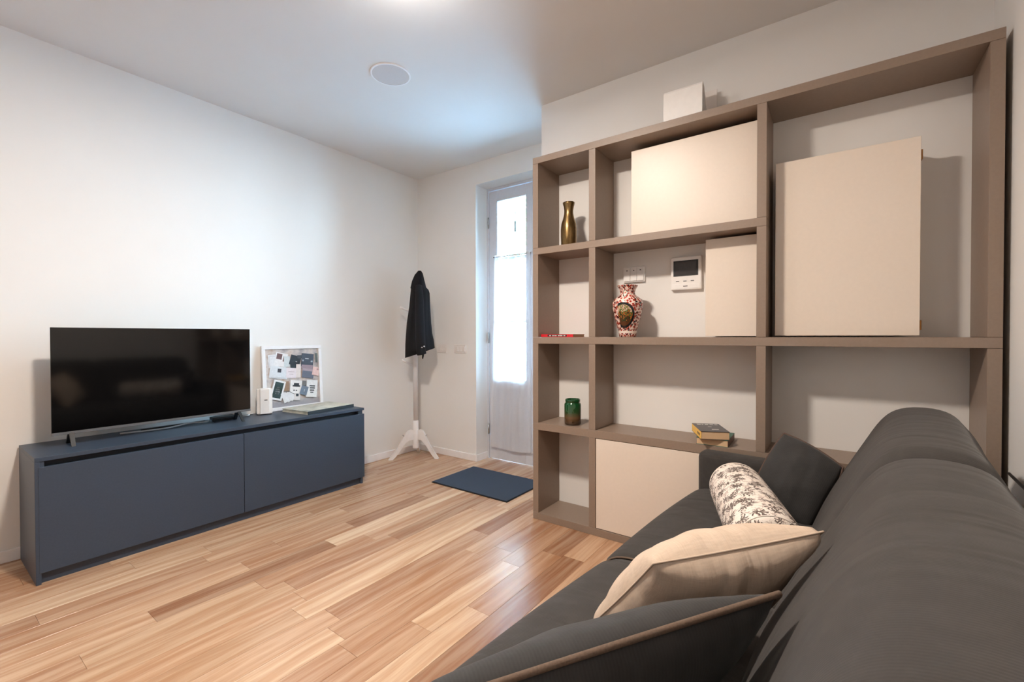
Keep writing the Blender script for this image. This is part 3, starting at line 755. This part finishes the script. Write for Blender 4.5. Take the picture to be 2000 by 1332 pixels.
# ------------------------------------------------------------------ coat stand and coat
SX, SY = 2.88, 3.205
cs = thing('coat_stand', 'white wooden coat stand in the corner', 'coat stand', (SX, SY, 0))
lathe('post', [(0.0, 0.33), (0.021, 0.33), (0.021, 1.66), (0.017, 1.675), (0.0, 1.68)], WHITEW, cs, seg=20)
lathe('post_sleeve', [(0.0, 0.09), (0.026, 0.09), (0.027, 0.095), (0.027, 0.345), (0.022, 0.352), (0.0, 0.352)], WHITEW, cs, seg=20)
outer = [(0.02, 0.262), (0.045, 0.268), (0.07, 0.262), (0.092, 0.236), (0.118, 0.185), (0.15, 0.125), (0.185, 0.07), (0.222, 0.028), (0.24, 0.008), (0.242, 0.0)]
inner = [(0.205, 0.0), (0.178, 0.026), (0.148, 0.066), (0.118, 0.112), (0.09, 0.150), (0.06, 0.168), (0.02, 0.172)]
for ang, sc_ in ((147.7, 1.04), (-65.8, 0.95), (41, 0.95)):
    a = math.radians(ang); bm = bmesh.new(); poly = [(s*sc_, z) for s, z in outer+inner]
    lo, hi = [], []
    prism(bm, poly, lambda s, z, tt: (s*math.cos(a)-tt*math.sin(a), s*math.sin(a)+tt*math.cos(a), z), -0.012, 0.012)
    bmesh.ops.triangulate(bm, faces=[f for f in bm.faces if len(f.verts) > 4])
    L = bm_obj('leg', bm, WHITEW, cs, world=False)
    bm = bmesh.new(); s0 = 0.1*sc_
    add_tube(bm, [(s0*math.cos(a), s0*math.sin(a), 0.205), ((s0+0.017)*math.cos(a), (s0+0.017)*math.sin(a), 0.222)], 0.004, 8)
    bm_obj('screw_cap', bm, CHROME, L, True, world=False)
def peg(ang, z0, z1, ln):
    a = math.radians(ang)
    p0 = Vector((0.014*math.cos(a), 0.014*math.sin(a), z0)); p1 = Vector((ln*math.cos(a), ln*math.sin(a), z1))
    tube('peg', [p0, p0.lerp(p1, 0.8), p0.lerp(p1, 0.86), p1], 0.008, WHITEW, cs, 10, world=False, taper=lambda s: 1.0 if s < 0.5 else 1.25)
for ang, z0, z1, ln in ((140, 1.36, 1.42, 0.14), (-40, 1.36, 1.42, 0.12), (50, 1.36, 1.42, 0.12),
                        (140, 0.865, 0.925, 0.125),
                        (-132, 1.60, 1.66, 0.10), (30, 1.58, 1.66, 0.1)):
    peg(ang, z0, z1, ln)
ct = thing('black_coat', 'black wool coat hanging on the coat stand', 'coat', (SX, SY, 0.93), math.radians(-42))
# local x = viewer's right, y = away from viewer, z up from the hem
K = 0.00486
def cz(v): return (697-v)*K*0.99+0.02
outl = [(532, 817, 823, 0.02), (537, 813, 826, 0.03), (546, 810, 828, 0.045), (556, 806.5, 830.5, 0.06), (563, 804, 832, 0.065), (568, 803.5, 836.5, 0.075), (574, 803, 838.5, 0.08),
        (600, 800.5, 839.5, 0.085), (630, 796, 841, 0.09), (655, 794, 843, 0.092), (672, 793, 845.5, 0.094), (684, 792.8, 846.5, 0.094), (697, 792.5, 847.5, 0.09)]
def ring_at(v, l, r, d, n=44):
    out = []
    c, hw = (l+r)/2-811.5, (r-l)/2
    for i in range(n):
        t = 2*math.pi*i/n
        fold = 1+0.10*math.sin(5*t+0.02*(v-532))*min(1, (v-532)/60)+0.05*math.sin(11*t+1)*min(1, (v-532)/80)
        x = (c+hw*math.copysign(abs(math.cos(t))**0.85, math.cos(t)))*K
        yy = -0.125+d*math.sin(t)*fold
        hem = 0.0
        if v > 640:    # hem slopes up to the right
            hem = (x+0.09)*0.33*(v-640)/57
        out.append((x, yy, cz(v)+max(0, hem)))
    return out
bm = bmesh.new(); loft(bm, [ring_at(*r) for r in outl[::-1]]); bm_obj('coat_body', bm, COATM, ct, True, world=False)
def px(u, v, y): return ((u-811.5)*K, y, cz(v))
bm = bmesh.new()
add_tube(bm, spline([px(818, 562, -0.175), px(819, 580, -0.205), px(819.5, 620, -0.220), px(820.5, 660, -0.225), px(822, 684, -0.225), px(823, 690, -0.223)], 5), 0.042, 14, lambda s: 0.75+0.35*min(1, s*2)-0.1*s)
sl = bm_obj('sleeve', bm, COATM, ct, True, world=False)
bm = bmesh.new(); add_tube(bm, [px(825.5, 682, -0.245), px(825.2, 692, -0.243), px(824.5, 698, -0.240)], 0.011, 8, lambda s: 1-0.5*s)
bm_obj('cuff_tab', bm, COATM, ct, True, world=False)
for u, v in ((823.2, 677), (827, 675)):
    bm = bmesh.new(); bmesh.ops.create_uvsphere(bm, u_segments=10, v_segments=6, radius=0.0085)
    bmesh.ops.translate(bm, verts=bm.verts, vec=px(u, v, -0.272)); bm_obj('button', bm, CHROME, sl, True, world=False)
bm = bmesh.new()
prism(bm, [(803.0, 566), (806, 553), (811, 541), (818, 534), (822, 540), (817, 556), (812, 566), (806, 569)], lambda a, b, tt: (px(a, b, tt)), -0.19, -0.17)
bmesh.ops.triangulate(bm, faces=[f for f in bm.faces if len(f.verts) > 4])
bm_obj('collar', bm, COATM, ct, False, world=False)

# ------------------------------------------------------------------ door mat
dm = thing('door_mat', 'dark blue rectangular door mat in front of the glazed door', 'mat', (2.711, 2.192, 0))
box('rubber_backing', 2.459, 2.964, 1.823, 2.5605, 0, 0.004, PLASB, dm, 0.001)
box('pile', 2.464, 2.959, 1.828, 2.5555, 0.004, 0.009, MATM, dm, 0.002)

# ------------------------------------------------------------------ sofa
so = thing('sofa', 'charcoal corduroy sofa along the white wall', 'sofa', (1.30, 0.0, 0), math.radians(-5))
XA, XN = 0.86, -1.02           # arm inner faces (far, near) in the sofa's own frame
def sbox(name, *a, mat=CHAR, bev=0.02, seg=3): return box(name, *a, mat, so, bev, seg, world=False, smooth=False)
sbox('base', XN, XA, -0.36, 0.55, 0.07, 0.27, bev=0.02)
def arm(x0, x1):
    bm = bmesh.new(); add_box(bm, x0, x1, -0.36, 0.60, 0.06, 0.605, 0.028, 4); bm_obj('armrest', bm, CHAR, so, True, world=False)
arm(XA, XA+0.10); arm(XN-0.10, XN)
for x in (XA+0.05, XN-0.05):
    for yv in (-0.3, 0.53):
        lathe('foot', [(0.0, 0.0), (0.02, 0.0), (0.025, 0.07), (0.0, 0.07)], PLASB, so, (x, yv, 0), seg=16)
def seat(x0, x1):
    bm = bmesh.new(); n = 26; rings = []
    prof0 = [(0.0, 0.28), (0.0, 0.445), (0.15, 0.458), (0.35, 0.462), (0.50, 0.455), (0.575, 0.44), (0.618, 0.405), (0.63, 0.36), (0.62, 0.30), (0.59, 0.28)]
    pr = spline([(0, a, b) for a, b in prof0], 3)
    cy, cz_ = 0.3, 0.36
    for i in range(n+1):
        u = i/n; x = x0+(x1-x0)*u
        e = min(u, 1-u)*(x1-x0)
        s = 1.0 if e > 0.05 else 1-0.07*(1-math.sqrt(max(0, 1-(1-e/0.05)**2)))
        bul = 0.012*math.sin(math.pi*u)
        rings.append([(x, p.y if p.y < 0.01 else cy+(p.y-cy)*(0.5+0.5*s), cz_+(p.z-cz_)*s+bul*(1 if p.z > 0.4 else 0)) for p in pr])
    loft(bm, rings)
    bm_obj('seat_cushion', bm, CHAR, so, True, world=False)
    return rings
G = 0.003
r1 = seat(0+G, XA-G); r2 = seat(-XA-0.09, 0-G)
tube('seat_piping', [Vector(p)+Vector((0.004, 0, 0.004)) for p in r2[-1]][6:26], 0.0034, TANPIPE, so, 8, world=False)
def back(x0, x1):
    bm = bmesh.new(); n = 36; rings = []
    prof0 = [(0.14, 0.36), (0.122, 0.45), (0.088, 0.535), (0.042, 0.635), (-0.018, 0.755), (-0.066, 0.842), (-0.11, 0.885), (-0.17, 0.900), (-0.235, 0.892), (-0.275, 0.855), (-0.315, 0.765), (-0.362, 0.655), (-0.40, 0.50), (-0.41, 0.3), (-0.25, 0.27), (0.05, 0.29)]
    pr = spline([(0, a, b) for a, b in prof0], 4)[:-1]
    cy, cz_ = -0.12, 0.62
    for i in range(n+1):
        u = i/n; u = 0.5-0.5*math.cos(math.pi*u)
        x = x0+(x1-x0)*u; e = min(u, 1-u)*(x1-x0); R = 0.075
        q = 0 if e > R else (1-math.sqrt(max(0, 1-(1-e/R)**2)))
        s = 1-0.17*q
        bul = 1+0.012*math.sin(math.pi*u)
        ring = []
        for k, p in enumerate(pr):
            wr = 0.004*math.sin(9*u*(x1-x0)+p.z*14)*math.sin(math.pi*u)
            ring.append((x+0.0*q, cy+(p.y-cy)*s*bul+wr, cz_+(p.z-cz_)*s*bul+wr*0.5))
        rings.append(ring)
    loft(bm, rings)
    return bm_obj('back_cushion', bm, CHAR, so, True, world=False)
back(0.0+0.002, XA-0.01); back(-0.95, 0.0-0.002)

# ------------------------------------------------------------------ pillows
def pillow(name, label, c00, c10, c11, c01, thick, mat, pipe=None, pr=0.005, group='pillows on the sofa', pinch=0.045, uvs=1.0, n=26, full=0.5, rnd=0.0, pucker=0.0):
    P = [Vector(c) for c in (c00, c10, c11, c01)]
    ctr = sum(P, Vector())/4
    nrm = ((P[1]-P[0]).cross(P[3]-P[0])).normalized()
    root = thing(name, label, 'pillow', ctr, 0, group)
    su, sv = (P[1]-P[0]).length, (P[3]-P[0]).length
    bm = bmesh.new(); uvl = bm.loops.layers.uv.new('UVMap'); grids = []
    def pos(u, v, side):
        a, b = 2*u-1, 2*v-1
        # edges bow inwards between the corners
        k = pinch
        a2 = a*(1-k*(1-b*b))*math.sqrt(1-rnd*b*b); b2 = b*(1-k*(1-a*a))*math.sqrt(1-rnd*a*a)
        uu, vv = (a2+1)/2, (b2+1)/2
        p = P[0]*(1-uu)*(1-vv)+P[1]*uu*(1-vv)+P[2]*uu*vv+P[3]*(1-uu)*vv
        h = (max(0, 1-a*a)**full)*(max(0, 1-b*b)**full)
        h *= 1+0.06*math.sin(7*a+3*b)*math.sin(5*b-2*a)
        if pucker:
            ea, eb = 1-abs(a), 1-abs(b)
            h *= 1-pucker*(math.exp(-eb/0.35)*(0.5+0.5*math.sin(13*a+2*math.sin(5*a)+b))+math.exp(-ea/0.35)*(0.5+0.5*math.sin(11*b+1.7+a)))
        return p-ctr+nrm*side*thick/2*h
    for side in (1, -1):
        vs = [[bm.verts.new(pos(i/n, j/n, side)) for j in range(n+1)] for i in range(n+1)]
        for i in range(n):
            for j in range(n):
                f = bm.faces.new((vs[i][j], vs[i+1][j], vs[i+1][j+1], vs[i][j+1])); f.smooth = True
                for lp, (aa, bb) in zip(f.loops, ((i, j), (i+1, j), (i+1, j+1), (i, j+1))):
                    lp[uvl].uv = (aa/n*su*uvs, bb/n*sv*uvs)
    edge = [pos(i/n, 0, 0) for i in range(n)]+[pos(1, j/n, 0) for j in range(n)]+[pos(1-i/n, 1, 0) for i in range(n)]+[pos(0, 1-j/n, 0) for j in range(n)]
    bmesh.ops.remove_doubles(bm, verts=bm.verts, dist=1e-5)
    bm_obj('pillow_cover', bm, mat, root, True, world=False)
    if pipe: tube('piping', edge+edge[:2], pr, pipe, root, 8, world=False)
    return root
# ray helper: real-world points behind a view direction, used to lay out the pillows
def pt(u, v, x):
    d = RX*((u-1000)/872.75)+UP*(-(v-666)/872.75)+F
    s = x/d.x; return Vector((0, 0, 1.15))+d*s
a_, b_, c_ = pt(1530, 842, 2.11), pt(1652, 912, 2.03), pt(1582, 1042, 1.91)
pillow('corduroy_pillow', 'charcoal corduroy pillow with brown piping leaning in the far sofa corner', a_, b_, c_, a_+c_-b_, 0.14, CHARP, BROWNPIPE, 0.004, pinch=-0.03, rnd=0.1, pucker=0.06, n=32)
tl, trr = Vector((0.83, 0.275, 0.722)), Vector((1.00, 0.012, 0.79))
bl = Vector((0.965, 0.47, 0.46))
pillow('linen_pillow', 'beige linen pillow between the floral bolster and the near dark pillow', tl, trr, trr+(bl-tl), bl, 0.17, LINEN, LINEN, 0.0022, pinch=0.05, full=0.36, rnd=0.03, pucker=0.16, n=48)
tl, trr = Vector((0.30, 0.425, 0.715)), Vector((0.73, 0.055, 0.79))
bl = tl+Vector((0.14, 0.15, -0.27))
pillow('corduroy_pillow', 'charcoal corduroy pillow with tan piping nearest the viewer', tl, trr, trr+(bl-tl), bl, 0.14, CHARP, TANPIPE, 0.0048, pinch=-0.01, rnd=0.05, pucker=0.05, n=32)
# bolster
p0, p1 = Vector((1.93, 0.315, 0.56)), Vector((1.42, 0.135, 0.55))
bo = thing('floral_bolster', 'white bolster cushion with brown flower print on the sofa seat', 'pillow', p0.lerp(p1, 0.5), 0, 'pillows on the sofa')
bm = bmesh.new(); uvl = bm.loops.layers.uv.new('UVMap')
d = (p1-p0); Ln = d.length; d.normalize(); s = d.cross(Vector((0, 0, 1))).normalized(); u = s.cross(d)
Rb = 0.098; seg = 48
prof = [(0.0, 0.012), (0.03, 0.004), (0.06, 0.0), (0.08, 0.004), (0.092, 0.016), (0.097, 0.035), (Rb, 0.08), (Rb*1.01, 0.25), (Rb, Ln-0.08), (0.097, Ln-0.035), (0.092, Ln-0.016), (0.08, Ln-0.004), (0.06, Ln), (0.0, Ln-0.012)]
ctr = p0.lerp(p1, 0.5); rings = []
for r, l in prof:
    rings.append([bm.verts.new(p0-ctr+d*l+s*r*math.cos(2*math.pi*k/seg)+u*r*math.sin(2*math.pi*k/seg)) for k in range(seg)])
acc = 0
for i, (ra, rb_) in enumerate(zip(rings, rings[1:])):
    ds = math.hypot(prof[i+1][0]-prof[i][0], prof[i+1][1]-prof[i][1])
    for k in range(seg):
        f = bm.faces.new((ra[k], ra[(k+1) % seg], rb_[(k+1) % seg], rb_[k])); f.smooth = True
        for lp, (aa, bb) in zip(f.loops, ((k, 0), (k+1, 0), (k+1, 1), (k, 1))):
            lp[uvl].uv = (aa/seg*2*math.pi*Rb, acc+bb*ds)
    acc += ds
bm_obj('bolster_cover', bm, FLORAL, bo, True, world=False)
for l in (0.018, Ln-0.018):
    ring = [p0-ctr+d*l+(s*math.cos(2*math.pi*k/40)+u*math.sin(2*math.pi*k/40))*0.0935 for k in range(42)]
    tube('end_seam', ring, 0.002, FLORAL, bo, 6, world=False)
# cord on the wall behind the sofa
tag(tube('power_cord', spline([(2.3, RW+0.012, 0.66), (1.9, RW+0.012, 0.64), (1.5, RW+0.013, 0.62), (1.2, RW+0.013, 0.55), (1.1, RW+0.012, 0.3), (1.1, RW+0.012, 0.02)], 8), 0.005, PLASB), 'black cord along the wall behind the sofa', 'cord')
